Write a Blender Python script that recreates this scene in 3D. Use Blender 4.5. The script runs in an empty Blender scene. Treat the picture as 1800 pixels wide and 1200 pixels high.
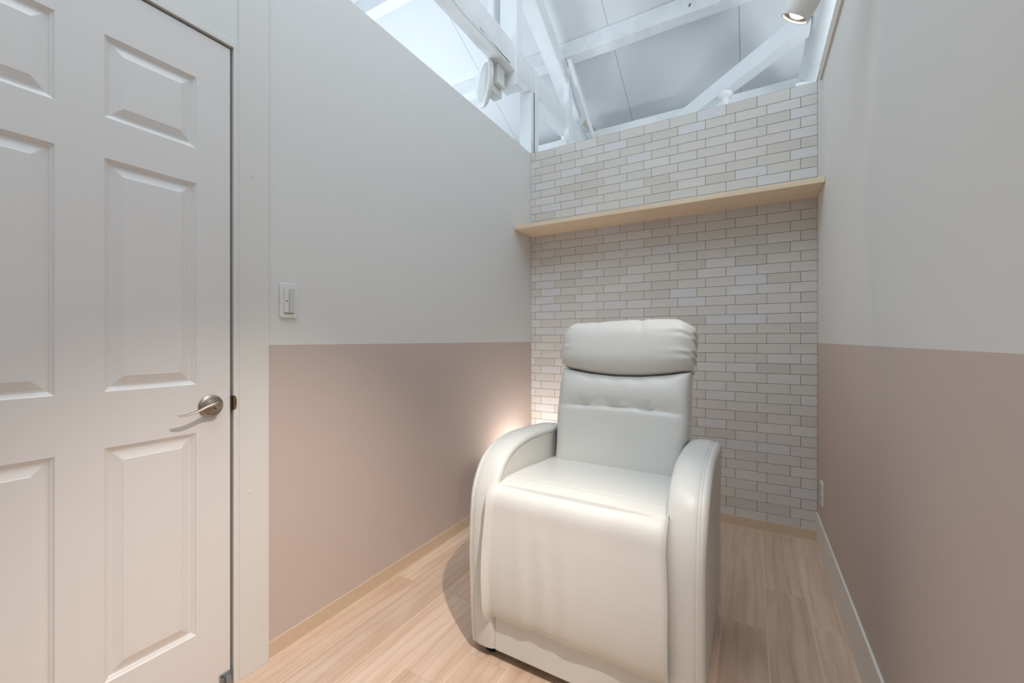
import bpy, bmesh, math, random
from mathutils import Vector, Matrix
random.seed(7)
C = bpy.context.scene.collection
PI = math.pi
EYE = 1.1
F = 723.7

# ------------------------------------------------------------------ camera
cam_d = bpy.data.cameras.new('camera'); cam = bpy.data.objects.new('camera', cam_d); C.objects.link(cam)
cam.location = (0, 0, EYE); cam.rotation_euler = (math.radians(90), 0, math.radians(30))
cam_d.sensor_width = 36; cam_d.lens = 36 * F / 1800; cam_d.shift_y = -4 / 1800; cam_d.clip_start = 0.02
bpy.context.scene.camera = cam

# ------------------------------------------------------------------ world, exposure, large lights
w = bpy.data.worlds.new('world'); bpy.context.scene.world = w; w.use_nodes = True
bg = w.node_tree.nodes['Background']; bg.inputs[0].default_value = (0.76, 0.88, 1.0, 1); bg.inputs[1].default_value = 0.78
vs = bpy.context.scene.view_settings
vs.view_transform = 'Standard'; vs.look = 'None'; vs.gamma = 1; vs.exposure = 0.42; vs.use_curve_mapping = False

def area(name, loc, rot, sx, sy, power, col):
    d = bpy.data.lights.new(name, 'AREA'); d.shape = 'RECTANGLE'; d.size = sx; d.size_y = sy; d.energy = power; d.color = col
    o = bpy.data.objects.new(name, d); C.objects.link(o); o.location = loc; o.rotation_euler = rot; return o
COOL = (0.80, 0.91, 1.0); WARM = (1.0, 0.83, 0.69)
# light of the neighbouring rooms, thrown up on the roof
area('next_room_uplight', (-2.9, 2.1, 2.2), (PI, 0, 0), 0.5, 2.4, 27, COOL)
area('far_room_uplight', (1.5, 2.0, 2.2), (PI, 0, 0), 0.5, 1.8, 34, (0.88, 0.94, 1.0))
area('eave_uplight', (-0.9, 3.35, 1.9), (PI, 0, 0), 0.8, 0.3, 3, COOL)
# the high roof void over the room: soft light of its lamps coming down
area('roof_void_light', (-0.6, 0.2, 4.3), (0, 0, 0), 1.6, 2.2, 38, (0.80, 0.90, 1.0))

def spot_lamp(name, loc, aim, power, col, ang, blend, rad):
    d = bpy.data.lights.new(name, 'SPOT'); d.energy = power; d.color = col; d.spot_size = math.radians(ang); d.spot_blend = blend
    d.shadow_soft_size = rad
    o = bpy.data.objects.new(name, d); C.objects.link(o); o.location = loc
    o.rotation_euler = Vector(aim).to_track_quat('-Z', 'Y').to_euler(); return o

# ------------------------------------------------------------------ materials
def mat(name, col, rough=0.6, metal=0.0, noise=0.0, nscale=20, bump=0.0, bscale=300, spec=0.5, stretch=None, coat=0):
    m = bpy.data.materials.new(name); m.use_nodes = True; nt = m.node_tree; b = nt.nodes['Principled BSDF']
    b.inputs['Base Color'].default_value = (*col, 1); b.inputs['Roughness'].default_value = rough; b.inputs['Metallic'].default_value = metal
    b.inputs['Specular IOR Level'].default_value = spec
    b.inputs['Coat Weight'].default_value = coat
    tc = nt.nodes.new('ShaderNodeTexCoord'); mp = nt.nodes.new('ShaderNodeMapping'); nt.links.new(tc.outputs['Object'], mp.inputs[0])
    if stretch: mp.inputs['Scale'].default_value = stretch
    if noise:
        n = nt.nodes.new('ShaderNodeTexNoise'); n.inputs['Scale'].default_value = nscale; n.inputs['Detail'].default_value = 5
        nt.links.new(mp.outputs[0], n.inputs[0])
        r = nt.nodes.new('ShaderNodeMapRange'); r.inputs[1].default_value = 0.3; r.inputs[2].default_value = 0.7
        r.inputs[3].default_value = 1 - noise; r.inputs[4].default_value = 1 + noise * 0.5
        nt.links.new(n.outputs[0], r.inputs[0])
        mx = nt.nodes.new('ShaderNodeVectorMath'); mx.operation = 'SCALE'; mx.inputs[0].default_value = col
        nt.links.new(r.outputs[0], mx.inputs['Scale']); nt.links.new(mx.outputs[0], b.inputs['Base Color'])
    if bump:
        n = nt.nodes.new('ShaderNodeTexNoise'); n.inputs['Scale'].default_value = bscale; n.inputs['Detail'].default_value = 4
        nt.links.new(mp.outputs[0], n.inputs[0])
        bp = nt.nodes.new('ShaderNodeBump'); bp.inputs['Strength'].default_value = bump; bp.inputs['Distance'].default_value = 0.002
        nt.links.new(n.outputs[0], bp.inputs['Height']); nt.links.new(bp.outputs[0], b.inputs['Normal'])
    return m

def wood_mat(name, c1, c2, c3, rough=0.45, grain=1.0, axis='Y', spec=0.4):
    """grain runs along `axis`; every object gets its own piece of the grain through its random number"""
    m = bpy.data.materials.new(name); m.use_nodes = True; nt = m.node_tree; b = nt.nodes['Principled BSDF']; L = nt.links.new
    tc = nt.nodes.new('ShaderNodeTexCoord'); oi = nt.nodes.new('ShaderNodeObjectInfo')
    off = nt.nodes.new('ShaderNodeVectorMath'); off.operation = 'SCALE'; off.inputs[0].default_value = (17, 31, 7); L(oi.outputs['Random'], off.inputs['Scale'])
    add = nt.nodes.new('ShaderNodeVectorMath'); L(tc.outputs['Object'], add.inputs[0]); L(off.outputs[0], add.inputs[1])
    mp = nt.nodes.new('ShaderNodeMapping'); L(add.outputs[0], mp.inputs[0])
    mp.inputs['Scale'].default_value = (1, 0.16, 1) if axis == 'Y' else (0.16, 1, 1)
    n1 = nt.nodes.new('ShaderNodeTexNoise'); n1.inputs['Scale'].default_value = 8; n1.inputs['Detail'].default_value = 7; n1.inputs['Distortion'].default_value = 1.3; L(mp.outputs[0], n1.inputs[0])
    mp2 = nt.nodes.new('ShaderNodeMapping'); L(add.outputs[0], mp2.inputs[0])
    mp2.inputs['Scale'].default_value = (1, 0.03, 1) if axis == 'Y' else (0.03, 1, 1)
    n2 = nt.nodes.new('ShaderNodeTexNoise'); n2.inputs['Scale'].default_value = 130; n2.inputs['Detail'].default_value = 3; L(mp2.outputs[0], n2.inputs[0])
    wv = nt.nodes.new('ShaderNodeTexWave'); wv.bands_direction = 'X' if axis == 'Y' else 'Y'; wv.inputs['Scale'].default_value = 7; wv.inputs['Distortion'].default_value = 7
    wv.inputs['Detail'].default_value = 3; wv.inputs['Detail Scale'].default_value = 1.2; L(mp.outputs[0], wv.inputs[0])
    ramp = nt.nodes.new('ShaderNodeValToRGB'); e = ramp.color_ramp.elements
    e[0].position = 0.30; e[0].color = (*c2, 1); e[1].position = 0.68; e[1].color = (*c1, 1)
    L(n1.outputs[0], ramp.inputs[0])
    mx = nt.nodes.new('ShaderNodeMixRGB'); mx.blend_type = 'MIX'; mx.inputs[2].default_value = (*c3, 1)
    mth = nt.nodes.new('ShaderNodeMath'); mth.operation = 'POWER'; mth.inputs[1].default_value = 5; L(wv.outputs['Fac'], mth.inputs[0])
    m2 = nt.nodes.new('ShaderNodeMath'); m2.operation = 'MULTIPLY'; m2.inputs[1].default_value = 0.30 * grain; L(mth.outputs[0], m2.inputs[0])
    L(m2.outputs[0], mx.inputs[0]); L(ramp.outputs[0], mx.inputs[1])
    mx2 = nt.nodes.new('ShaderNodeMixRGB'); mx2.blend_type = 'MULTIPLY'; mx2.inputs[0].default_value = 0.17 * grain
    L(mx.outputs[0], mx2.inputs[1]); r2 = nt.nodes.new('ShaderNodeMapRange'); r2.inputs[1].default_value = 0.35; r2.inputs[2].default_value = 0.65
    r2.inputs[3].default_value = 0.55; r2.inputs[4].default_value = 1.15; L(n2.outputs[0], r2.inputs[0]); L(r2.outputs[0], mx2.inputs[2])
    # knots
    vo = nt.nodes.new('ShaderNodeTexVoronoi'); vo.inputs['Scale'].default_value = 3.2
    mp3 = nt.nodes.new('ShaderNodeMapping'); mp3.inputs['Scale'].default_value = (1, 0.55, 0.1) if axis == 'Y' else (0.55, 1, 0.1); L(add.outputs[0], mp3.inputs[0]); L(mp3.outputs[0], vo.inputs[0])
    r3 = nt.nodes.new('ShaderNodeMapRange'); r3.inputs[1].default_value = 0.0; r3.inputs[2].default_value = 0.055; r3.inputs[3].default_value = 0.55 * grain; r3.inputs[4].default_value = 0
    L(vo.outputs['Distance'], r3.inputs[0])
    mx3 = nt.nodes.new('ShaderNodeMixRGB'); mx3.inputs[2].default_value = (c3[0] * 0.6, c3[1] * 0.55, c3[2] * 0.5, 1); L(r3.outputs[0], mx3.inputs[0]); L(mx2.outputs[0], mx3.inputs[1])
    # plank to plank tone
    r4 = nt.nodes.new('ShaderNodeMapRange'); r4.inputs[3].default_value = 0.92; r4.inputs[4].default_value = 1.04; L(oi.outputs['Random'], r4.inputs[0])
    sc = nt.nodes.new('ShaderNodeVectorMath'); sc.operation = 'SCALE'; L(mx3.outputs[0], sc.inputs[0]); L(r4.outputs[0], sc.inputs['Scale'])
    L(sc.outputs[0], b.inputs['Base Color']); b.inputs['Roughness'].default_value = rough; b.inputs['Specular IOR Level'].default_value = spec
    bp = nt.nodes.new('ShaderNodeBump'); bp.inputs['Strength'].default_value = 0.12; bp.inputs['Distance'].default_value = 0.001; L(n2.outputs[0], bp.inputs['Height']); L(bp.outputs[0], b.inputs['Normal'])
    return m

def srgb(r, g, b):
    f = lambda c: (c / 255 / 12.92) if c / 255 <= 0.04045 else ((c / 255 + 0.055) / 1.055) ** 2.4
    return (f(r), f(g), f(b))

M_WHITE = mat('white_wall_paint', srgb(222, 221, 218), 0.75, bump=0.06, bscale=500)
M_PINK = mat('dusty_pink_wall_paint', srgb(200, 184, 175), 0.7, bump=0.06, bscale=500)
M_DOOR = mat('white_door_paint', srgb(224, 221, 218), 0.42, bump=0.08, bscale=140, stretch=(1, 1, 0.15))
M_TRIM = mat('white_painted_timber', srgb(221, 219, 214), 0.5, noise=0.03, nscale=6, bump=0.25, bscale=60, stretch=(1, 1, 0.15))
M_TRIM2 = mat('white_skirting', srgb(226, 222, 214), 0.4)
M_BEAM = mat('white_painted_beam', srgb(228, 230, 230), 0.6, noise=0.07, nscale=9, bump=0.9, bscale=55, stretch=(1, 0.3, 1))
M_BEAMS = mat('white_planed_timber', srgb(230, 233, 233), 0.55, noise=0.03, nscale=12, bump=0.2, bscale=50)
M_CEIL = mat('white_roof_board', srgb(216, 218, 219), 0.7, noise=0.04, nscale=1.5)
M_BOARD = mat('bare_timber_offcut', srgb(190, 178, 158), 0.7, noise=0.1, nscale=20)
M_TAN = mat('tan_skirting', srgb(211, 188, 162), 0.5, noise=0.03, nscale=30, bump=0.1, bscale=200)
M_TANLIP = mat('pale_skirting_lip', srgb(226, 208, 182), 0.35)
M_BLACK = mat('black_plastic', (0.01, 0.01, 0.01), 0.5)
M_DARK = mat('dark_gap', (0.05, 0.035, 0.025), 0.8)
M_BEIGE = mat('beige_board', srgb(208, 201, 192), 0.6)
M_PLASTIC = mat('white_plastic', srgb(226, 225, 221), 0.35)
M_PLASTIC2 = mat('grey_white_plastic', srgb(205, 206, 203), 0.35)
M_CERAMIC = mat('white_ceramic', srgb(232, 231, 229), 0.2)
M_NICKEL = mat('satin_nickel', srgb(165, 156, 143), 0.36, metal=1.0)
M_BRASS = mat('aged_brass', srgb(150, 118, 78), 0.4, metal=1.0)
M_STEEL = mat('galvanised_steel', srgb(150, 158, 165), 0.4, metal=0.8)
M_LEATHER = mat('off_white_leather', srgb(219, 218, 212), 0.36, noise=0.015, nscale=5, bump=0.16, bscale=420, spec=0.5)
M_SEAM = mat('white_piping', srgb(222, 219, 211), 0.5)
M_FLOOR = wood_mat('pale_oak_plank', srgb(217, 193, 173), srgb(198, 168, 143), srgb(168, 133, 105), grain=0.75)
M_EDGE = mat('plank_edge', srgb(220, 198, 178), 0.4)
M_SHELF = wood_mat('birch_shelf_wood', srgb(232, 212, 186), srgb(222, 198, 168), srgb(205, 176, 142), grain=0.55, axis='X')
M_GROUT = mat('taupe_grout', srgb(112, 102, 94), 0.9)
tile_cols = [(211, 207, 200), (215, 211, 206), (208, 204, 196), (211, 205, 200), (212, 211, 210), (204, 199, 191)]
M_TILES = [mat('pale_brick_tile', srgb(*c), 0.6, noise=0.03, nscale=30, bump=0.5, bscale=260, stretch=(0.25, 1, 1)) for c in tile_cols]
def emis(name, col, s):
    m = bpy.data.materials.new(name); m.use_nodes = True; b = m.node_tree.nodes['Principled BSDF']
    b.inputs['Emission Color'].default_value = (*col, 1); b.inputs['Emission Strength'].default_value = s; b.inputs['Base Color'].default_value = (*col, 1); return m
M_LED = emis('lit_led_lens', (1, 0.93, 0.84), 8)

# ------------------------------------------------------------------ helpers
def obj(name, bm, m, parent=None, smooth=False, bevel=0, angle=None):
    me = bpy.data.meshes.new(name)
    bmesh.ops.recalc_face_normals(bm, faces=bm.faces)
    bm.to_mesh(me); bm.free()
    for mm in (m if isinstance(m, (list, tuple)) else [m]): me.materials.append(mm)
    if smooth:
        for p in me.polygons: p.use_smooth = True
        if angle: me.set_sharp_from_angle(angle=math.radians(angle))
    o = bpy.data.objects.new(name, me); C.objects.link(o)
    if parent: o.parent = parent
    if bevel:
        b = o.modifiers.new('bevel', 'BEVEL'); b.width = bevel; b.segments = 2; b.limit_method = 'ANGLE'; b.angle_limit = math.radians(40)
    return o
def tag(o, label, cat, group=None):
    o['label'] = label; o['category'] = cat
    if group: o['group'] = group
    return o
def struct(o): o['kind'] = 'structure'; return o
def thing(name, label, cat, loc=(0, 0, 0), group=None, kind=None):
    o = bpy.data.objects.new(name, None); C.objects.link(o); o.location = loc; o.empty_display_size = 0.05
    if label: tag(o, label, cat, group)
    if kind: o['kind'] = kind
    return o
def box(bm, x0, x1, y0, y1, z0, z1, mi=0, off=(0, 0, 0)):
    v = [bm.verts.new((x - off[0], y - off[1], z - off[2])) for x in (x0, x1) for y in (y0, y1) for z in (z0, z1)]
    for f in ((0, 1, 3, 2), (4, 6, 7, 5), (0, 4, 5, 1), (2, 3, 7, 6), (0, 2, 6, 4), (1, 5, 7, 3)):
        fc = bm.faces.new([v[i] for i in f]); fc.material_index = mi
def bx(name, x0, x1, y0, y1, z0, z1, m, parent=None, bevel=0, off=(0, 0, 0)):
    bm = bmesh.new(); box(bm, x0, x1, y0, y1, z0, z1, 0, off); return obj(name, bm, m, parent, bevel=bevel)
def frame(d):
    d = Vector(d).normalized(); a = Vector((0, 0, 1)) if abs(d.z) < 0.9 else Vector((1, 0, 0))
    s = d.cross(a).normalized(); return d, s, s.cross(d).normalized()
def tube(bm, pts, r, n=12, cap=True, mi=0):
    pts = [Vector(p) for p in pts]; rings = []
    _, s, u = frame(pts[1] - pts[0])
    for i, p in enumerate(pts):
        d = (pts[min(i + 1, len(pts) - 1)] - pts[max(i - 1, 0)]).normalized()
        s = (s - d * s.dot(d)).normalized(); u = s.cross(d)
        rr = r[i] if isinstance(r, (list, tuple)) else r
        ra, rb = rr if isinstance(rr, tuple) else (rr, rr)
        rings.append([bm.verts.new(p + s * ra * math.cos(2 * PI * k / n) + u * rb * math.sin(2 * PI * k / n)) for k in range(n)])
    for a, b in zip(rings, rings[1:]):
        for k in range(n): bm.faces.new((a[k], a[(k + 1) % n], b[(k + 1) % n], b[k])).material_index = mi
    if cap:
        bm.faces.new(rings[0][::-1]).material_index = mi; bm.faces.new(rings[-1]).material_index = mi
def lathe(bm, prof, o=(0, 0, 0), d=(0, 0, 1), n=32):
    """prof: list of (radius, height along d)"""
    d, s, u = frame(d); o = Vector(o); rings = []
    for r, h in prof:
        if r < 1e-6: rings.append([bm.verts.new(o + d * h)])
        else: rings.append([bm.verts.new(o + d * h + s * r * math.cos(2 * PI * k / n) + u * r * math.sin(2 * PI * k / n)) for k in range(n)])
    for a, b in zip(rings, rings[1:]):
        for k in range(n):
            if len(a) == 1 and len(b) == 1: continue
            if len(a) == 1: bm.faces.new((a[0], b[(k + 1) % n], b[k]))
            elif len(b) == 1: bm.faces.new((a[k], a[(k + 1) % n], b[0]))
            else: bm.faces.new((a[k], a[(k + 1) % n], b[(k + 1) % n], b[k]))
def prism(bm, poly, axis, a0, a1):
    """poly of 2D points extruded along axis (0: points are y,z ; 2: points are x,y)"""
    def P(p, a): return (a, p[0], p[1]) if axis == 0 else ((p[0], a, p[1]) if axis == 1 else (p[0], p[1], a))
    A = [bm.verts.new(P(p, a0)) for p in poly]; B = [bm.verts.new(P(p, a1)) for p in poly]; n = len(poly)
    bm.faces.new(A[::-1]); bm.faces.new(B)
    for i in range(n): bm.faces.new((A[i], A[(i + 1) % n], B[(i + 1) % n], B[i]))
def sm(a, b, x): t = max(0, min(1, (x - a) / (b - a))); return t * t * (3 - 2 * t)

# ------------------------------------------------------------------ room
XL, XR, YB = -1.430, 0.319, 2.765        # left wall, right wall, back wall surfaces
ZT = 2.50; ZP = 1.080; YF = -1.25
def painted_wall(name, x0, x1, y0, y1):
    bm = bmesh.new(); box(bm, x0, x1, y0, y1, 0, ZP, 1); box(bm, x0, x1, y0, y1, ZP, ZT, 0)
    return struct(obj(name, bm, [M_WHITE, M_PINK]))
painted_wall('wall_left', XL - 0.11, XL, 0.80, YB + 0.11)
painted_wall('wall_right', XR, XR + 0.11, YF, YB + 0.11)
painted_wall('wall_front', XL, XR, YF - 0.11, YF)
bm = bmesh.new(); box(bm, XL - 0.11, XL, YF - 0.11, -0.04, 0, ZT); box(bm, XL - 0.11, XL, -0.04, 0.72, 2.035, ZT)
struct(obj('wall_left', bm, M_WHITE))

# trims at left: structural post beside the door, door casing
post = bx('trim_1', -1.53, -1.423, 0.709, 0.8036, 0, ZT + 0.2, M_TRIM, bevel=0.0015); struct(post)
for z in (0.32, 0.60, 0.88, 1.42, 1.64, 1.93):   # filled screw holes
    bm = bmesh.new(); lathe(bm, [(0, 0.0006), (0.006, 0.0006), (0.0075, 0)], (-1.4232, 0.745 + random.uniform(-.01, .015), z), (1, 0, 0), 14)
    obj('screw_cap', bm, M_TRIM, post, smooth=True)
bm = bmesh.new()
box(bm, -1.54, -1.4255, 0.6935, 0.709, 0, 2.0295); box(bm, -1.54, -1.4255, -0.04, 0.709, 2.030, 2.045)
box(bm, -1.54, -1.4255, -0.04, -0.02, 0, 2.0295)
struct(obj('trim_2', bm, M_TRIM))
bm = bmesh.new(); box(bm, -1.50, -1.4685, 0.62, 0.6935, 0, 1.99); box(bm, -1.50, -1.4685, -0.02, 0.6935, 1.99, 2.0295)
struct(obj('trim_3', bm, M_DARK))
# cap strip on the right wall, small dark shadow gap over it
struct(bx('trim_4', XR - 0.004, XR + 0.085, YF, YB + 0.02, ZT, ZT + 0.012, M_TANLIP))

# back wall behind the tiles
back = struct(bx('wall_back', XL, XR, YB, YB + 0.11, 0, ZT, M_GROUT))
def project(x, y, z):
    xc = x * math.cos(PI / 6) + y * 0.5; zc = -x * 0.5 + y * math.cos(PI / 6)
    return 900 + F * xc / zc, 596 - F * (z - EYE) / zc, zc
TW, TH, J = 0.1590, 0.0568, 0.0022
tiles = []
def row(z0, z1, kind):
    x = -0.1222 + (0.0480 if kind == 'B' else 0) - TW * 12
    while x < XR:
        a, b = max(x, XL), min(x + TW, XR)
        if b - a > 0.006:
            u, v, zc = project((a + b) / 2, YB, (z0 + z1) / 2)
            hidden = (975 < u < 1215 and v > 590) or (840 < u < 1262 and v > 800)
            tiles.append(((b - a) * (z1 - z0) / zc ** 2 * (0.01 if hidden else 1), a, b, z0, z1))
        x += TW
SH_T, SH_B = 1.896, 1.868
for r in range(0, 12):
    zb = 2.4357 - TH * r; zt = min(zb + TH, ZT)
    if r == 0: zt = ZT - 0.001
    if zt < SH_B + 0.01: break
    row(max(zb, SH_B + 0.014), zt, 'A' if r % 2 == 0 else 'B')
for r in range(0, 33):
    zb = 1.8147 - 0.0569 * r; zt = zb + 0.0569
    if zt < 0.03: break
    row(max(zb, 0.03), min(zt, SH_B + 0.014), 'A' if r % 2 == 0 else 'B')
tiles.sort(key=lambda t: -t[0])
cache = {}
def tile_mesh(bm, wd, ht, off=(0, 0, 0), mi=0):
    b = 0.0012; t = 0.0022
    ax, az = wd / 2 - J / 2, ht / 2 - J / 2
    ox, oy, oz = off
    o = [bm.verts.new((ox + sx * ax, oy, oz + sz * az)) for sx, sz in ((-1, -1), (1, -1), (1, 1), (-1, 1))]
    i1 = [bm.verts.new((ox + sx * ax, oy - t + b * 0.6, oz + sz * az)) for sx, sz in ((-1, -1), (1, -1), (1, 1), (-1, 1))]
    i2 = [bm.verts.new((ox + sx * (ax - b), oy - t, oz + sz * (az - b))) for sx, sz in ((-1, -1), (1, -1), (1, 1), (-1, 1))]
    for k in range(4):
        n = (k + 1) % 4
        bm.faces.new((o[k], o[n], i1[n], i1[k])).material_index = mi; bm.faces.new((i1[k], i1[n], i2[n], i2[k])).material_index = mi
    bm.faces.new(i2).material_index = mi; bm.faces.new(o[::-1]).material_index = mi
for t in tiles[:298]:
    _, a, b, z0, z1 = t; k = random.choice([0, 0, 0, 1, 2, 2, 3, 4, 5]); key = (round(b - a, 4), round(z1 - z0, 4), k)
    if key not in cache:
        bm = bmesh.new(); tile_mesh(bm, b - a, z1 - z0); o = obj('brick_tile', bm, M_TILES[k]); cache[key] = o.data
    else:
        o = bpy.data.objects.new('brick_tile', cache[key]); C.objects.link(o)
    o.parent = back; o.location = ((a + b) / 2, YB, (z0 + z1) / 2)
bm = bmesh.new()
for t in tiles[298:]:
    _, a, b, z0, z1 = t; tile_mesh(bm, b - a, z1 - z0, ((a + b) / 2, YB, (z0 + z1) / 2), random.randrange(6))
o = obj('brick_tiles', bm, M_TILES, back); o['kind'] = 'stuff'

# floor: planks along the depth of the room
floor = struct(bx('floor', XL - 0.15, XR + 0.12, YF - 0.1, YB + 0.11, -0.06, -0.006, M_GROUT))
PW = 0.151
ends = {0: [-0.4, 0.86, 2.13], -1: [-0.5, 0.60, 1.828], 1: [-0.3, 0.75, 1.941], -7: [-0.2, 1.013, 2.2], -9: [0.55, 1.80], -10: [0.3, 1.40]}
for k in range(-10, 2):
    x0 = 0.057 + PW * k; x1 = x0 + PW
    x0c, x1c = max(x0, XL - 0.10), min(x1, XR + 0.005)
    if x1c - x0c < 0.01: continue
    es = ends.get(k) or [(-0.6 + (k * 0.437) % 1.1) + 1.1 * q for q in range(3)]
    ys = [YF] + [e for e in es if YF + .1 < e < YB - .1] + [YB]
    for y0, y1 in zip(ys, ys[1:]):
        g = 0.0002
        cx, cy = (x0c + x1c) / 2, (y0 + y1) / 2
        bm = bmesh.new(); hw, hl = (x1c - x0c) / 2 - g, (y1 - y0) / 2 - g; b = 0.0022
        lo = [bm.verts.new((sx * hw, sy * hl, -0.008)) for sx, sy in ((-1, -1), (1, -1), (1, 1), (-1, 1))]
        mi = [bm.verts.new((sx * hw, sy * hl, -0.0004)) for sx, sy in ((-1, -1), (1, -1), (1, 1), (-1, 1))]
        hi = [bm.verts.new((sx * (hw - b), sy * (hl - b), 0)) for sx, sy in ((-1, -1), (1, -1), (1, 1), (-1, 1))]
        for q in range(4):
            n = (q + 1) % 4; bm.faces.new((lo[q], lo[n], mi[n], mi[q])); bm.faces.new((mi[q], mi[n], hi[n], hi[q])).material_index = q % 2
        bm.faces.new(hi); bm.faces.new(lo[::-1])
        o = obj('floor_plank', bm, [M_FLOOR, M_EDGE], floor); o.location = (cx, cy, 0)

# baseboards
def skirt(name, x0, x1, y0, y1, h, m, lip=None):
    o = struct(bx(name, x0, x1, y0, y1, 0.0, h, m, bevel=0.001))
    if lip: bx('bottom_lip', *lip, 0, 0.004, M_TANLIP, o)
skirt('baseboard_left', XL, -1.4245, 0.8036, YB - 0.0055, 0.061, M_TAN, (-1.4245, -1.4215, 0.8036, YB - 0.0055))
skirt('baseboard_back', XL, XR - 0.008, YB - 0.0055, YB, 0.060, M_TAN, (-1.4245, XR - 0.008, YB - 0.0085, YB - 0.0055))
skirt('baseboard_right', XR - 0.008, XR, YF, YB, 0.163, M_TRIM2)

# ------------------------------------------------------------------ roof over everything
SL = 0.477
def roof_z(y): return EYE + 2.60 - SL * (y - 3.43)
ceil = struct(thing('ceiling', None, None, kind='structure'))
YR, YE = -0.7, 4.45
def roof_panel(name, x0, x1, y0, y1, parent, back=False):
    f = (lambda y: roof_z(y)) if not back else (lambda y: roof_z(2 * YR - y))
    g = 0.0015; x0 += g; x1 -= g; y0 += g; y1 -= g
    bm = bmesh.new(); prism(bm, [(y0, f(y0)), (y1, f(y1)), (y1, f(y1) + 0.02), (y0, f(y0) + 0.02)], 0, x0, x1)
    return obj(name, bm, M_CEIL, parent)
seams = [-5.5, -4.22, -3.26, -2.306, -1.026, -0.070, 0.886, 1.842, 3.0]
SEAM_X = seams
for x0, x1 in zip(SEAM_X, SEAM_X[1:]):
    for y0, y1 in ((YR, 0.9), (0.9, 2.60), (2.60, YE)):
        roof_panel('ceiling_panel', x0, x1, y0, y1, ceil)
roof_panel('rear_slope', -5.5, 3.0, -5.0, YR, ceil, True)
bm = bmesh.new(); prism(bm, [(YR, roof_z(YR) + .021), (YE, roof_z(YE) + .021), (YE, roof_z(YE) + 0.05), (YR, roof_z(YR) + 0.05)], 0, -5.5, 3.0)
obj('roof_deck', bm, M_GROUT, ceil)
# outer wall at the eave, and floors of the rooms next door
struct(bx('wall_eave', -5.5, 3.0, 4.30, 4.45, 0, roof_z(4.30) - 0.002, M_WHITE))
bm = bmesh.new(); box(bm, -5.5, XL - 0.16, -5, 4.3, -0.06, 0); box(bm, XR + 0.13, 3.0, -5, 4.3, -0.06, 0); box(bm, XL - .16, XR + .13, YB + .12, 4.3, -.06, 0)
struct(obj('floor', bm, M_WHITE))

# purlins: three across the slope, on the rafters
for i, (y, lab) in enumerate(((3.43, 'white rough roof purlin across the ceiling just beyond the brick tile wall'),
                              (2.56, 'second white purlin up the roof slope, its end seen at the upper left'),
                              (1.69, 'white purlin high up the roof slope near the spotlight'))):
    pu = thing('roof_purlin', lab, 'beam', (0, y, roof_z(y)), 'roof purlins')
    bm = bmesh.new(); n = 26; yy = 0.045
    xs = [-5.4 + 8.3 * q / n for q in range(n + 1)]; rings = []
    for x in xs:
        j = [random.uniform(-.004, .004) for _ in range(4)]
        rings.append([bm.verts.new((x, -yy + j[0], -0.115 + j[1])), bm.verts.new((x, yy + j[2], -0.115 + j[3] - 0.02)), bm.verts.new((x, yy, -0.024)), bm.verts.new((x, -yy, 0.019))])
    for a, b in zip(rings, rings[1:]):
        for q in range(4): bm.faces.new((a[q], a[(q + 1) % 4], b[(q + 1) % 4], b[q]))
    bm.faces.new(rings[0]); bm.faces.new(rings[-1][::-1])
    obj('timber', bm, M_BEAM, pu, bevel=0.004)
    if i == 0:
        for x, dz in ((-0.40, 0.02), (-0.20, 0.045)):
            bm = bmesh.new(); tube(bm, [(x, -0.047, -0.05 - dz), (x + 0.01, -0.05, -0.035 - dz)], 0.004, 6); obj('iron_nail', bm, M_BLACK, pu)
        bm = bmesh.new(); tube(bm, [(-0.30, -0.051, -0.045), (-0.18, -0.051, -0.05)], 0.0012, 6); obj('wood_check', bm, M_DARK, pu)

# eave plate
pl = thing('eave_plate', 'long white wall plate seen just over the top of the brick tile wall', 'beam', (0, 4.0, 3.0))
bx('timber', -5.4, 2.9, 4.0, 4.12, 2.98, 3.195, M_BEAM, pl, bevel=0.004, off=(0, 4.0, 3.0))

def beam_pts(bm, p0, p1, wx, hz, n=10, jit=0.003):
    """beam in a YZ plane; p0,p1 = centre line of bottom face; wx width, hz depth (vertical)"""
    p0, p1 = Vector(p0), Vector(p1); rings = []
    for q in range(n + 1):
        p = p0.lerp(p1, q / n); j = [random.uniform(-jit, jit) for _ in range(6)]
        rings.append([bm.verts.new(p + Vector((-wx / 2 + j[0], 0, j[1]))), bm.verts.new(p + Vector((wx / 2 + j[2], 0, j[3]))),
                      bm.verts.new(p + Vector((wx / 2 + j[4], 0, hz))), bm.verts.new(p + Vector((-wx / 2 + j[5], 0, hz)))])
    for a, b in zip(rings, rings[1:]):
        for q in range(4): bm.faces.new((a[q], a[(q + 1) % 4], b[(q + 1) % 4], b[q]))
    bm.faces.new(rings[0]); bm.faces.new(rings[-1][::-1])

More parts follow.
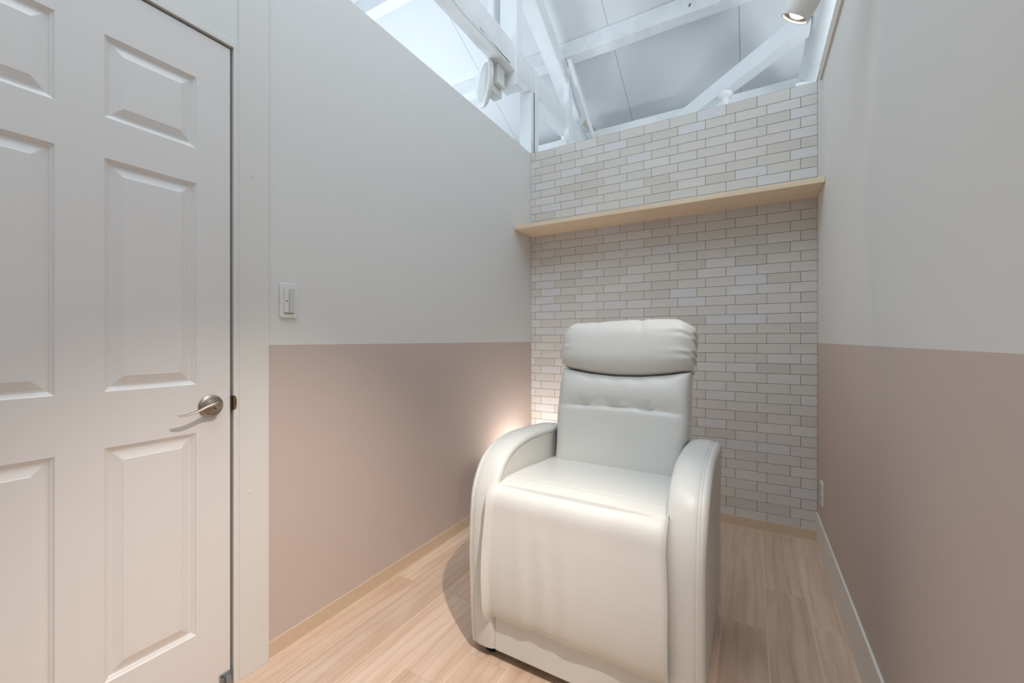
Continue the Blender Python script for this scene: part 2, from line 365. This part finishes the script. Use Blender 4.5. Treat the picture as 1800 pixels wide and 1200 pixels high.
# left truss over the left wall
BZ = EYE + 1.88
tie = thing('tie_beam', 'rough white tie beam running over the top of the left wall', 'beam', (XL - 0.05, 2.0, BZ))
def rel(o): return Matrix.Translation(-Vector(o.location))
def part(name, fn, m, parent, **k):
    bm = bmesh.new(); fn(bm); bmesh.ops.transform(bm, matrix=rel(parent), verts=bm.verts); return obj(name, bm, m, parent, **k)
part('timber', lambda b: beam_pts(b, (XL - .045, -1.2, BZ), (XL - .045, 4.0, BZ), 0.095, 0.19, 40, 0.004), M_BEAM, tie, bevel=0.006)
for y, z in ((2.12, BZ + .012), (3.5, BZ + .03)):
    part('bolt_hole', lambda b: lathe(b, [(0, 0.0015), (0.008, 0.0015), (0.009, 0)], (XL + 0.003, y, z), (1, 0, 0), 12), M_BLACK, tie)
part('wood_check', lambda b: tube(b, [(XL + .0042, 2.08, BZ + .022), (XL + .0042, 2.25, BZ + .016), (XL + .0042, 2.44, BZ + .018)], 0.0018, 5), M_DARK, tie)

raf = thing('principal_rafter', 'white sloping rafter running down to the tie beam above the left wall', 'beam', (XL - 0.05, 3.0, 3.6))
rz = lambda y: EYE + 2.30 - SL * (y - 3.39)
part('timber', lambda b: beam_pts(b, (XL - .045, -0.6, rz(-0.6)), (XL - .045, 3.80, rz(3.80)), 0.12, 0.165, 30, 0.003), M_BEAM, raf, bevel=0.005)

# posts of the truss
pst = thing('king_post', 'white upright truss post clamping the tie beam over the left wall', 'post', (XL - 0.045, 2.25, BZ))
part('timber', lambda b: box(b, XL - .117, XL + .018, 2.51, 2.60, BZ - .094, rz(2.60) - .002), M_BEAMS, pst, bevel=0.003)
pst3 = thing('roof_post', 'white post standing on the tie beam under the end of the purlin', 'post', (XL - 0.04, 3.48, BZ))
part('timber', lambda b: box(b, XL - .02, XL + .03, 3.44, 3.53, BZ - .05, roof_z(3.53) - .125), M_BEAMS, pst3, bevel=0.003)
pst4 = thing('roof_post', 'slim white upright rising just left of the truss post at the top edge', 'post', (-1.6, 2.6, BZ))
part('timber', lambda b: box(b, -1.645, -1.60, 2.50, 2.60, BZ + .0, roof_z(2.6) - .13), M_BEAMS, pst4, bevel=0.002)

# column at the back left corner
col = thing('corner_post', 'square white post standing in the back left corner on the wall top', 'post', (XL - 0.055, YB + 0.05, ZT))
part('timber', lambda b: box(b, XL - .098, XL, YB + .001, YB + .11, ZT + .002, BZ - .003), M_BEAMS, col, bevel=0.003)
part('shadow_joint', lambda b: box(b, XL - .0005, XL + .0012, YB + .045, YB + .052, ZT + .002, BZ + .05), M_DARK, col)
colf = thing('wall_top_stud', 'thin white stud fixed to the corner post above the tile wall', 'post', (XL, YB + 0.08, ZT))
part('timber', lambda b: box(b, XL + .0015, XL + .013, YB + .055, YB + .10, ZT + .002, BZ + .18), M_BEAMS, colf, bevel=0.001)

# right truss: round log over the right wall, column at its end
log = thing('log_beam', 'thick rounded white log beam lying over the right wall', 'beam', (XR + 0.09, 2.0, BZ))
part('timber', lambda b: tube(b, [(XR + .075 + random.uniform(-.003, .003), -1 + 5.1 * q / 20, BZ + .09 + random.uniform(-.003, .003)) for q in range(21)], [(0.075, 0.092)] * 21, 18), M_BEAMS, log, smooth=True, angle=60)
cp2 = thing('eave_column', 'white column with a grey stain under the log beam at the back right', 'post', (XR, 3.75, 2.2))
part('timber', lambda b: box(b, 0.295, 0.40, 3.70, 3.80, 0, BZ + .02), M_BEAMS, cp2, bevel=0.003)
# upper infill wall edge seen over the right wall (board + shadow line)
brd = thing('fascia_board', 'narrow beige board fixed along the top edge of the right wall', 'board', (XR, 1.3, 2.424))
bx('face_board', XR - 0.009, XR - 0.0005, -0.2, 2.61, 2.424, 2.498, M_BEIGE, brd, off=tuple(brd.location))

# corner brace, horizontal at 45 degrees
br = thing('corner_brace', 'smooth white corner brace crossing diagonally above the brick tile wall', 'beam', (-0.05, 3.35, BZ))
def brace(bm):
    h = Vector((0, 0, 0.118)); a = Vector((0.318, 3.012, BZ)); b_ = Vector((0.318, 3.139, BZ)); e = Vector((-0.668, 3.998, BZ)); g = Vector((-0.541, 3.998, BZ))
    V = [bm.verts.new(p) for p in (a, b_, b_ + h, a + h, e, g, g + h, e + h)]
    for f in ((0, 1, 2, 3), (7, 6, 5, 4), (0, 4, 5, 1), (1, 5, 6, 2), (2, 6, 7, 3), (3, 7, 4, 0)): bm.faces.new([V[i] for i in f])
part('timber', brace, M_BEAMS, br, bevel=0.002)

# ceramic knob insulators
def insulator(name, label, loc, wire, axis=(0, 0, -1), s=1.0):
    t = thing(name, label, 'insulator', loc, 'ceramic knob insulators')
    bm = bmesh.new(); lathe(bm, [(0, 0), (0.030 * s, 0), (0.033 * s, 0.008 * s), (0.028 * s, 0.020 * s), (0.016 * s, 0.026 * s), (0.013 * s, 0.045 * s), (0.010 * s, 0.075 * s), (0.007 * s, 0.090 * s), (0, 0.091 * s)], (0, 0, 0), axis, 24)
    obj('knob', bm, M_CERAMIC, t, smooth=True, angle=50)
    bm = bmesh.new(); tube(bm, wire, 0.004 * s, 8); obj('wire_stub', bm, M_CERAMIC, t, smooth=True)
insulator('knob_insulator', 'white ceramic knob insulator hanging under the diagonal corner brace', (-0.16, 3.535, BZ - 0.001), [(0, 0, -0.06), (0, 0, -0.26)], s=1.6)
insulator('knob_insulator', 'white ceramic knob insulator under the tie beam by the back left corner', (-1.47, 3.55, BZ - 0.001), [(0, 0, -0.06), (0, 0, -0.16)], s=1.5)

# round fixture mounted beside the tie beam
rf = thing('round_lamp', 'round white disc lamp on a box mount under the tie beam', 'lamp', (-1.62, 2.40, 2.90))
bm = bmesh.new(); lathe(bm, [(0, -0.004), (0.125, -0.004), (0.135, 0.006), (0.150, 0.008), (0.160, 0), (0.162, -0.012), (0.15, -0.03), (0.11, -0.04), (0, -0.042)], (0, 0, 0), (-0.62, -0.78, 0), 44); obj('disc', bm, M_CERAMIC, rf, smooth=True, angle=50)
bm = bmesh.new(); lathe(bm, [(0, -0.001), (0.12, -0.001), (0.122, -0.004)], (0, 0, 0), (-0.62, -0.78, 0), 44); obj('face_plate', bm, M_PLASTIC2, rf, smooth=True)
bm = bmesh.new(); box(bm, 0.03, 0.10, -0.03, 0.09, -0.10, 0.09); obj('mount_box', bm, M_PLASTIC, rf, bevel=0.004)
bm = bmesh.new(); box(bm, 0.102, 0.135, -0.02, 0.07, -0.05, 0.085); obj('bracket', bm, M_PLASTIC, rf, bevel=0.003)

# conduit pipe down the slope, and timber stub on the tile wall's far side
cd = thing('conduit_pipe', 'thin pale conduit pipe running down beside the rafter foot', 'pipe', (XL + .11, 3.7, 2.6))
part('pipe', lambda b: tube(b, [(-1.34, 3.30, 3.50), (-1.34, 3.90, 3.12), (-1.34, 4.0, 3.06)], 0.02, 10), M_PLASTIC, cd, smooth=True)
stb = thing('timber_stub', 'short bare wooden peg sticking up behind the tile wall', 'wood', (-1.41, 4.0, 3.2))
part('peg', lambda b: tube(b, [(-1.45, 3.96, 3.285), (-1.37, 4.07, 3.2215)], 0.026, 10), M_BOARD, stb, smooth=True, angle=50)

# ------------------------------------------------------------------ shelf
sh = thing('wall_shelf', 'long pale birch shelf spanning the brick tile wall', 'shelf', (0, 2.6, SH_B))
bx('shelf_board', XL + .001, XR - .001, 2.505, YB - .0025, SH_B, SH_T, M_SHELF, sh, bevel=0.0012, off=(0, 2.6, SH_B))

# ------------------------------------------------------------------ door
door = struct(thing('door_1', None, None, loc=(-1.432, 0.35, 0.0), kind='structure'))
DX = -1.432; Y0, Y1 = -0.012, 0.686; Zb, Zt = 0.008, 2.021
ycols = [(0.082, 0.3045), (0.391, 0.594)]
zrows = [(0.216, 0.820), (0.965, 1.565), (1.670, 1.882)]
def door_mesh(bm):
    ys = sorted([Y0, Y1] + [y for c in ycols for y in c]); zs = sorted([Zb, Zt] + [z for r in zrows for z in r])
    hole = {(round(a, 4), round(c, 4)) for a, _ in ycols for c, _ in zrows}
    V = {}
    def vt(x, y, z):
        k = (round(x, 5), round(y, 5), round(z, 5))
        if k not in V: V[k] = bm.verts.new((x, y, z))
        return V[k]
    for y0, y1 in zip(ys, ys[1:]):
        for z0, z1 in zip(zs, zs[1:]):
            if (round(y0, 4), round(z0, 4)) in hole: continue
            bm.faces.new((vt(DX, y0, z0), vt(DX, y1, z0), vt(DX, y1, z1), vt(DX, y0, z1)))
    xb = DX - 0.035
    b = [bm.verts.new((xb, y, z)) for y, z in ((Y0, Zb), (Y1, Zb), (Y1, Zt), (Y0, Zt))]; bm.faces.new(b)
    bm.faces.new([vt(DX, y, Zb) for y in ys] + [b[1], b[0]]); bm.faces.new([vt(DX, y, Zt) for y in ys] + [b[2], b[3]])
    bm.faces.new([vt(DX, Y1, z) for z in zs] + [b[2], b[1]]); bm.faces.new([vt(DX, Y0, z) for z in zs] + [b[3], b[0]])
def panel_mesh(bm, c, r):
    prof = [(0, 0), (0.003, -0.0035), (0.0075, -0.006), (0.010, -0.0085), (0.014, -0.009), (0.017, -0.0085), (0.036, -0.0022), (0.038, -0.001)]
    rings = []
    for ins, d in prof:
        rings.append([bm.verts.new((DX + d, y, z)) for y, z in ((c[0] + ins, r[0] + ins), (c[1] - ins, r[0] + ins), (c[1] - ins, r[1] - ins), (c[0] + ins, r[1] - ins))])
    for a, b in zip(rings, rings[1:]):
        for q in range(4): bm.faces.new((a[q], a[(q + 1) % 4], b[(q + 1) % 4], b[q]))
    bm.faces.new(rings[-1])
part('door_leaf', door_mesh, M_DOOR, door)
for c in ycols:
    for r in zrows: part('raised_panel', lambda b: panel_mesh(b, c, r), M_DOOR, door)
# lever handle
HY, HZ = 0.631, 0.896
hd = part('door_handle', lambda b: lathe(b, [(0, 0.034), (0.010, 0.034), (0.012, 0.030), (0.013, 0.018), (0.019, 0.0165), (0.021, 0.013), (0.024, 0.0125), (0.026, 0.009), (0.029, 0.0085), (0.0335, 0.004), (0.0335, 0)], (DX, HY, HZ), (1, 0, 0), 40), M_NICKEL, door, smooth=True, angle=40)
hd.name = 'door_handle'
X = DX
lp = [(X + .030, HY + .003, HZ + .001), (X + .046, HY + .002, HZ + .005), (X + .055, HY - .010, HZ + .010), (X + .057, HY - .030, HZ + .007), (X + .057, HY - .055, HZ - .003), (X + .056, HY - .078, HZ - .010), (X + .055, HY - .095, HZ - .011), (X + .054, HY - .104, HZ - .009)]
lr = [(0.010, 0.010), (0.0105, 0.0105), (0.010, 0.008), (0.008, 0.005), (0.0072, 0.0036), (0.007, 0.003), (0.006, 0.0022), (0.003, 0.0012)]
def lever(bm):
    # smooth the path
    P = [Vector(p) for p in lp]; out = []; rr = []
    for i in range(len(P) - 1):
        p0, p1, p2, p3 = P[max(i - 1, 0)], P[i], P[i + 1], P[min(i + 2, len(P) - 1)]
        for s in range(5):
            t = s / 5; out.append(0.5 * ((2 * p1) + (p2 - p0) * t + (2 * p0 - 5 * p1 + 4 * p2 - p3) * t * t + (3 * p1 - p0 - 3 * p2 + p3) * t ** 3))
            a, b_ = lr[i], lr[i + 1]; rr.append((a[0] + (b_[0] - a[0]) * t, a[1] + (b_[1] - a[1]) * t))
    out.append(P[-1]); rr.append(lr[-1]); rings = []; n = 14
    for i, p in enumerate(out):
        d = (out[min(i + 1, len(out) - 1)] - out[max(i - 1, 0)]).normalized()
        # wide side lies along X at the grip
        s = Vector((1, 0, 0)); s = (s - d * s.dot(d)); s = s.normalized() if s.length > 0.2 else (Vector((0, 1, 0)) - d * d.y).normalized()
        u = d.cross(s); ra, rb = rr[i]
        rings.append([bm.verts.new(p + s * ra * math.cos(2 * PI * k / n) + u * rb * math.sin(2 * PI * k / n)) for k in range(n)])
    for a, b_ in zip(rings, rings[1:]):
        for k in range(n): bm.faces.new((a[k], a[(k + 1) % n], b_[(k + 1) % n], b_[k]))
    bm.faces.new(rings[0][::-1]); bm.faces.new(rings[-1])
lv = part('lever', lever, M_NICKEL, door, smooth=True, angle=60)
lv.parent = hd
def strike(bm):
    pts = [(0.0, -0.023)] + [(0.0105 * math.cos(a) ** 0.6 if math.cos(a) > 0.01 else 0, 0.023 * math.sin(a)) for a in [(-PI / 2) + PI * q / 16 for q in range(1, 16)]] + [(0, 0.023)]
    prism(bm, [(0.6915 + p[0], HZ + 0.002 + p[1]) for p in pts], 0, -1.4252, -1.4238)
sk = part('strike_plate', strike, M_BRASS, door); sk['label'] = 'brass strike plate in the door frame'
part('latch_hole', lambda b: box(b, -1.47, -1.4268, 0.6862, 0.6933, HZ - .019, HZ + .023), M_BLACK, door)
dc = part('door_catch', lambda b: [box(b, DX, DX + .006, 0.655, 0.684, 0.008, 0.052), box(b, DX + .006, DX + .016, 0.668, 0.682, 0.014, 0.044)], M_STEEL, door, bevel=0.001)
for z in (0.046, 0.020):
    s_ = part('screw', lambda b: lathe(b, [(0, 0.002), (0.002, 0.002), (0.003, 0)], (DX + .006, 0.661, z), (1, 0, 0), 10), M_BLACK, door); s_.parent = dc

# ------------------------------------------------------------------ light switch and outlet
def plate(name, label, cat, x, y0, y1, z0, z1, sgn):
    cy, cz = (y0 + y1) / 2, (z0 + z1) / 2
    t = thing(name, label, cat, (x, cy, cz)); hw, hh = (y1 - y0) / 2, (z1 - z0) / 2
    def rr(bm, w_, h_, d0, d1, r):
        pts = []
        for cx_, cz_, a0 in ((w_ - r, h_ - r, 0), (-w_ + r, h_ - r, PI / 2), (-w_ + r, -h_ + r, PI), (w_ - r, -h_ + r, 1.5 * PI)):
            for q in range(5): pts.append((cx_ + r * math.cos(a0 + q * PI / 8), cz_ + r * math.sin(a0 + q * PI / 8)))
        prism(bm, pts, 0, sgn * d0, sgn * d1)
    bm = bmesh.new(); rr(bm, hw, hh, 0, 0.007, 0.007); obj('cover_plate', bm, M_PLASTIC, t, bevel=0.0015)
    return t, hw, hh
t, hw, hh = plate('light_switch', 'white two-rocker light switch on the left wall beside the door post', 'switch', XL, 0.842, 0.906, 1.176, 1.298, 1)
for k, (a, b) in enumerate(((-.018, -.0015), (.0005, .019))):
    r_ = bx('rocker', 0.0072, 0.011, a, b, -0.043, 0.043, M_PLASTIC if k == 0 else M_PLASTIC2, t, bevel=0.001)
    if k == 0: bx('indicator', 0.011, 0.0116, a + .006, a + .012, -.003, 0.0, M_BLACK, r_)
bx('lower_slot', 0.007, 0.0075, -.018, .019, -0.0455, -0.0440, M_DARK, t)
t, hw, hh = plate('wall_outlet', 'white power outlet low on the right wall near the tile wall', 'outlet', XR, 2.545, 2.615, 0.262, 0.382, -1)
for z in (-.025, .025):
    s_ = bx('socket', -0.009, -0.0072, -.014, .014, z - .016, z + .016, M_PLASTIC2, t, bevel=0.0006)
    for y in (-.005, .005): bx('slot', -0.0094, -0.0091, y - .001, y + .001, z - .005, z + .005, M_BLACK, s_)

# ------------------------------------------------------------------ track with spotlights
rail = thing('lighting_track', 'white lighting track above the right wall carrying the spotlights', 'track', (0.13, 0.9, 2.46))
bx('rail', 0.112, 0.148, 0.1, 1.78, 2.44, 2.47, M_PLASTIC, rail, bevel=0.002, off=(0.13, 0.9, 2.46))
for y in (0.3, 1.5): bx('bracket', 0.13, XR - .010, y, y + .03, 2.47, 2.485, M_PLASTIC, rail, off=(0.13, 0.9, 2.46))
def spotlight(label, loc, aim, power, ang=60, col=WARM):
    t = thing('spotlight', label, 'spotlight', loc, 'track spotlights'); aim = Vector(aim).normalized(); b = -aim
    bm = bmesh.new()
    lathe(bm, [(0.0, 0.165), (0.038, 0.165), (0.0435, 0.160), (0.0445, 0.150), (0.0445, 0.004), (0.043, 0.0), (0.039, 0.0), (0.037, 0.012), (0.0, 0.014)], (0, 0, 0), b, 40)
    obj('housing', bm, M_PLASTIC, t, smooth=True, angle=35)
    bm = bmesh.new(); lathe(bm, [(0.037, 0.0118), (0.030, 0.006), (0.024, 0.0105), (0.0, 0.0112)], (0, 0, 0), b, 32); obj('reflector', bm, M_NICKEL, t, smooth=True)
    bm = bmesh.new(); lathe(bm, [(0.024, 0.0100), (0.017, 0.004), (0.0, 0.002)], (0, 0, 0), b, 32); obj('led_lens', bm, M_LED, t, smooth=True)
    top = b * 0.10
    pts = [top, Vector((top.x * .8, top.y, top.z + .05)), Vector((0.13 - loc[0], top.y, 2.44 - loc[2]))]
    bm = bmesh.new(); tube(bm, pts, 0.009, 10); obj('stem', bm, M_PLASTIC, t, smooth=True)
    l = spot_lamp('spotlight_light', Vector(loc) + aim * 0.012, aim, power, col, ang, 1.0, 0.018); return t
spotlight('white cylinder spotlight, lit, hanging at the top above the right wall', (0.128, 1.64, 2.155), (-1.30, 0.62, -2.0), 14, 46)
spotlight('second white cylinder spotlight on the track, nearer the door', (0.10, 0.50, 2.13), (-1.05, 0.24, -2.13), 116, 67, (1.0, 0.87, 0.77))

# ------------------------------------------------------------------ unseen floor uplight, added behind the recliner to make the corner glow
up = thing('added_uplight', 'unseen white floor uplight added behind the recliner for the corner glow', 'lamp', (-1.28, 2.44, 0))
bm = bmesh.new(); lathe(bm, [(0, 0), (0.06, 0), (0.062, 0.01), (0.05, 0.02), (0.05, 0.20), (0.047, 0.202), (0.045, 0.195), (0.045, 0.16), (0, 0.158)], (0, 0, 0), (0, 0, 1), 32); obj('housing', bm, M_PLASTIC, up, smooth=True, angle=40)
bm = bmesh.new(); lathe(bm, [(0.044, 0.163), (0.03, 0.175), (0, 0.18)], (0, 0, 0), (0, 0, 1), 32); obj('led_lens', bm, M_LED, up, smooth=True)
spot_lamp('added_uplight_light', (-1.28, 2.44, 0.206), (0, 0, 1), 12, (1.0, 0.90, 0.83), 170, 1.0, 0.04)

# ------------------------------------------------------------------ recliner
rc = thing('recliner', 'off-white leather recliner armchair on the plank floor', 'armchair', (-0.48, 1.5, 0))
CX = -0.48
AP = [(1.192, 0.036), (1.184, 0.12), (1.177, 0.22), (1.173, 0.33), (1.173, 0.43), (1.182, 0.52), (1.203, 0.592), (1.243, 0.652), (1.30, 0.692), (1.37, 0.714), (1.45, 0.722), (1.56, 0.720), (1.68, 0.712), (1.78, 0.702), (1.825, 0.688), (1.84, 0.66), (1.842, 0.5), (1.842, 0.3), (1.842, 0.06)]
def spline(P, n=6):
    out = []
    for i in range(len(P) - 1):
        p0, p1, p2, p3 = [Vector(P[j]) for j in (max(i - 1, 0), i, i + 1, min(i + 2, len(P) - 1))]
        for s in range(n):
            t = s / n; out.append(0.5 * ((2 * p1) + (p2 - p0) * t + (2 * p0 - 5 * p1 + 4 * p2 - p3) * t * t + (3 * p1 - p0 - 3 * p2 + p3) * t ** 3))
    out.append(Vector(P[-1])); return out
APS = spline(AP, 6)
def arm(side):
    # sweep along the profile; x measured from the inner face (0) to the outer (0.105)
    cs = [(0.012, -0.030), (0.003, -0.022), (0.0, -0.014), (0.003, -0.006), (0.010, -0.001), (0.025, 0.003), (0.045, 0.004), (0.065, 0.003), (0.078, 0.000), (0.0825, -0.0022), (0.0845, -0.0022), (0.088, 0.0002), (0.096, -0.003), (0.103, -0.012), (0.105, -0.024), (0.102, -0.036), (0.094, -0.044), (0.085, -0.046)]
    def sweep(bm):
        rings = []
        for i, p in enumerate(APS):
            d = (APS[min(i + 1, len(APS) - 1)] - APS[max(i - 1, 0)]).normalized(); n = Vector((-d.y, d.x))
            wob = 0.0006 * math.sin(i * 0.45 + side)
            ring = []
            for x, h in cs:
                w_ = 1 + 0.06 * sm(0.45, 0.72, p.y)
                q = p + n * (h + wob); ring.append(bm.verts.new((CX + side * (0.275 + x * w_ if x > .01 else 0.275 + x), q.x, q.y)))
            rings.append(ring)
        for a, b in zip(rings, rings[1:]):
            for k in range(len(cs) - 1): bm.faces.new((a[k], a[k + 1], b[k + 1], b[k]))
    a_ = part('armrest', sweep, M_LEATHER, rc, smooth=True)
    inner = []
    for i, p in enumerate(APS):
        d = (APS[min(i + 1, len(APS) - 1)] - APS[max(i - 1, 0)]).normalized(); n = Vector((-d.y, d.x)); inner.append(p + n * -0.026)
    poly = [(p.x, p.y) for p in inner]
    pa = part('side_panel', lambda b: prism(b, poly, 0, CX + side * 0.282, CX + side * 0.369), M_LEATHER, rc, bevel=0.004); pa.parent = a_; pa.location = (0, 0, 0)
    def stitch(bm):
        for i in range(2, len(APS) * 2 - 16):
            t = i / 2; j = int(t); f_ = t - j
            if j + 1 >= len(APS): break
            for dx in (0.0795, 0.0885):
                p = APS[j].lerp(APS[j + 1], f_ + 0.1); q = APS[j].lerp(APS[j + 1], min(f_ + 0.38, 1)); d = (APS[j + 1] - APS[j]).normalized(); n = Vector((-d.y, d.x))
                p = p + n * 0.0006; q = q + n * 0.0006
                tube(bm, [(CX + side * (0.275 + dx * 1.02), p.x, p.y), (CX + side * (0.275 + dx * 1.02), q.x, q.y)], 0.0006, 4, False)
    st = part('stitching', stitch, M_SEAM, rc); st.parent = a_; st.location = (0, 0, 0); st['kind'] = 'stuff'
for s in (-1, 1): arm(s)

# seat and footrest front
def grid(bm, nu, nv, fn, closed_v=False):
    G = [[bm.verts.new(fn(i / nu, j / nv)) for i in range(nu + 1)] for j in range(nv + 1)]
    for j in range(nv):
        for i in range(nu): bm.faces.new((G[j][i], G[j][i + 1], G[j + 1][i + 1], G[j + 1][i]))
SP = spline([(1.74, 0.575), (1.66, 0.583), (1.55, 0.592), (1.42, 0.603), (1.32, 0.609), (1.27, 0.609), (1.225, 0.603), (1.190, 0.585), (1.172, 0.555), (1.165, 0.50), (1.157, 0.42), (1.152, 0.34), (1.153, 0.26), (1.160, 0.20), (1.172, 0.168), (1.190, 0.155), (1.215, 0.156)], 8)
def seat_fn(u, v):
    s = v * (len(SP) - 1); i = min(int(s), len(SP) - 2); f_ = s - i; p = SP[i].lerp(SP[i + 1], f_); d = (SP[i + 1] - SP[i]).normalized(); n = Vector((d.y, -d.x))
    n = Vector((-d.y, d.x)) if False else Vector((d.y, -d.x))
    x = (u - 0.5) * 2; a = abs(x)
    bulge = 0.006 * (1 - x * x) * math.sin(PI * min(1, v * 1.1)) - 0.020 * max(0, (a - 0.93) / 0.07) ** 2.2
    w_ = 0.288 + 0.006 * sm(0.52, 0.66, v) * (1 - sm(0.86, 0.97, v)) - 0.004 * sm(0.88, 1, v)
    # seam across the seat near the front, and soft wrinkles below it
    seam_v = 0.315 - 0.025 * x * x
    g = math.exp(-((v - seam_v) / 0.0045) ** 2) * 0.0022 * (1 - sm(0.82, 1.0, a))
    puff = 0.0015 * math.exp(-((v - seam_v - .02) / 0.02) ** 2)
    wr = 0.0017 * sm(0.45, 0.7, v) * (math.sin(x * 23 + 2.1 * math.sin(v * 6)) * math.exp(-((x + 0.35) / 0.4) ** 2)) + 0.0015 * sm(.4, .6, v) * math.sin(x * 9 + 1 + v * 4)
    h = bulge - g + puff + wr
    nn = -n
    if nn.y < 0 and v < 0.4: nn = -nn
    return (CX + x * w_, p.x + nn.x * h, p.y + nn.y * h)
part('seat_cushion', lambda b: grid(b, 72, 220, seat_fn), M_LEATHER, rc, smooth=True)
part('kick_panel', lambda b: box(b, CX - .277, CX + .277, 1.192, 1.21, 0.036, 0.20), M_LEATHER, rc, bevel=0.004)
part('body_frame', lambda b: box(b, CX - .27, CX + .27, 1.215, 1.83, 0.05, 0.54), M_LEATHER, rc, bevel=0.01)

# backrest
ang = math.radians(17.0)
UP = Vector((0, math.sin(ang), math.cos(ang))); FW = Vector((0, -math.cos(ang), math.sin(ang)))
O = Vector((CX, 1.672, 0.555))
def cushion(bm, half_w, z0, z1, T, pw, pv, fn, nu=80, nv=56, back=0.03):
    """front: puffed grid; back: flat sheet. half_w(z) -> half width"""
    front = []; 
    for j in range(nv + 1):
        r = []
        for i in range(nu + 1):
            a = -math.cos(PI * i / nu); b = -math.cos(PI * j / nv)      # denser at the rims
            x = a; v = (b + 1) / 2
            X_, Z_, D_ = fn(x, v)
            pr = max(0, 1 - abs(x) ** pw) ** 0.42 * max(0, 1 - abs(b) ** pv) ** 0.45
            P = O + Vector((X_, 0, 0)) + UP * Z_ + FW * (T * pr + D_ * pr)
            r.append(bm.verts.new(P))
        front.append(r)
    for j in range(nv):
        for i in range(nu): bm.faces.new((front[j][i], front[j][i + 1], front[j + 1][i + 1], front[j + 1][i]))
    rim = [front[0][i] for i in range(nu + 1)] + [front[j][nu] for j in range(1, nv + 1)] + [front[nv][i] for i in range(nu - 1, -1, -1)] + [front[j][0] for j in range(nv - 1, 0, -1)]
    bk = [bm.verts.new(v.co - FW * back) for v in rim]
    for k in range(len(rim)): n = (k + 1) % len(rim); bm.faces.new((rim[k], rim[n], bk[n], bk[k]))
    bm.faces.new(bk[::-1])
def low_fn(x, v):
    z0 = -0.02; z1 = 0.430 - 0.030 * (1 - x * x) ** 1.0
    z = z0 + (z1 - z0) * v
    hw_ = 0.262 + 0.014 * sm(0, 0.9, v) - 0.003 * math.sin(v * 9)
    tz = 0.262 - 0.010 * x * x                  # tuft seam height
    e_ = z - tz
    d = -0.007 * math.exp(-(e_ / (0.030 if e_ > 0 else 0.012)) ** 2) * (1 - sm(0.72, 1.0, abs(x)) * 0.6)
    d += 0.007 * math.exp(-((e_ - 0.07) / 0.05) ** 2)
    d -= 0.0035 * math.exp(-(e_ / 0.0032) ** 2)
    for tx in (-0.52, -0.05, 0.42):             # pulled tufts
        d -= 0.011 * math.exp(-((x - tx) / 0.095) ** 2 - ((z - tz) / (0.020 if z > tz else 0.008)) ** 2)
        rr = math.hypot((x - tx) * 0.26, z - tz)
        an = math.atan2(z - tz, (x - tx) * 0.26)
        if z > tz: d += 0.0030 * math.sin(an * 7 + tx * 9) * math.exp(-(rr / 0.045) ** 2) * sm(0, 0.02, rr)
    d += 0.003 * math.sin(x * 16) * math.exp(-((v - 0.97) / 0.06) ** 2)
    return x * hw_, z, d
part('backrest', lambda b: cushion(b, None, 0, 0, 0.050, 14, 9, low_fn, 96, 90, 0.09), M_LEATHER, rc, smooth=True, angle=70)
def pil_fn(x, v):
    zb = 0.436 - 0.034 * (1 - x * x); 
    zt = 0.650 + 0.006 * math.sin(x * 2.4 + 0.6) - 0.018 * sm(0.80, 1.0, abs(x)) - 0.006 * math.exp(-((x - 0.28) / 0.05) ** 2) - 0.003 * math.exp(-((x + 0.45) / 0.05) ** 2)
    z = zb + (zt - zb) * v
    rim = math.exp(-(1 - abs(x)) / 0.095)
    ph = 31 if x > 0 else 27
    wr = math.sin(v * ph + 1.1 * math.sin(v * 17 + x)) 
    hw_ = 0.289 - 0.026 * max(0, 2 * v - 1) ** 8 - 0.010 * max(0, 1 - 2 * v) ** 8 + 0.004 * wr * rim - 0.004 * (1 - v)
    d = -0.020 * rim * (0.5 + 0.5 * wr) * (1.3 if x > 0 else 0.8) + 0.012 * (1 - ((v - 0.45) / 0.55) ** 2)
    top = math.exp(-(1 - v) / 0.10)
    d -= 0.006 * top * (math.exp(-((x - 0.28) / 0.05) ** 2) + 0.6 * math.exp(-((x + 0.45) / 0.04) ** 2) + 0.4 * math.exp(-((x - 0.8) / 0.04) ** 2))
    d += 0.0025 * top * math.sin(x * 21)
    return x * hw_, z, d
part('head_pillow', lambda b: cushion(b, None, 0, 0, 0.070, 8, 4.0, pil_fn, 110, 80, 0.075), M_LEATHER, rc, smooth=True, angle=70)
def shell(bm):
    pts = [(-0.255, -0.35), (0.255, -0.35), (0.268, 0.3), (0.268, 0.58), (0.25, 0.600), (-0.25, 0.600), (-0.268, 0.58), (-0.268, 0.3)]
    A = [bm.verts.new(O + Vector((x, 0, 0)) + UP * z - FW * 0.05) for x, z in pts]; B = [bm.verts.new(O + Vector((x, 0, 0)) + UP * z - FW * 0.13) for x, z in pts]
    n = len(pts); bm.faces.new(A); bm.faces.new(B[::-1])
    for k in range(n): bm.faces.new((A[k], A[(k + 1) % n], B[(k + 1) % n], B[k]))
part('back_shell', shell, M_LEATHER, rc, bevel=0.012, smooth=True, angle=50)
for x, y in ((-.315, 1.240), (.315, 1.240), (-.305, 1.78), (.305, 1.78)):
    ft = part('foot', lambda b: lathe(b, [(0, 0), (0.022, 0), (0.025, 0.004), (0.026, 0.026), (0.014, 0.028), (0.012, 0.062), (0, 0.062)], (CX + x, y, 0), (0, 0, 1), 20), M_BLACK, rc, smooth=True, angle=45)
    ft['label'] = 'black foot'
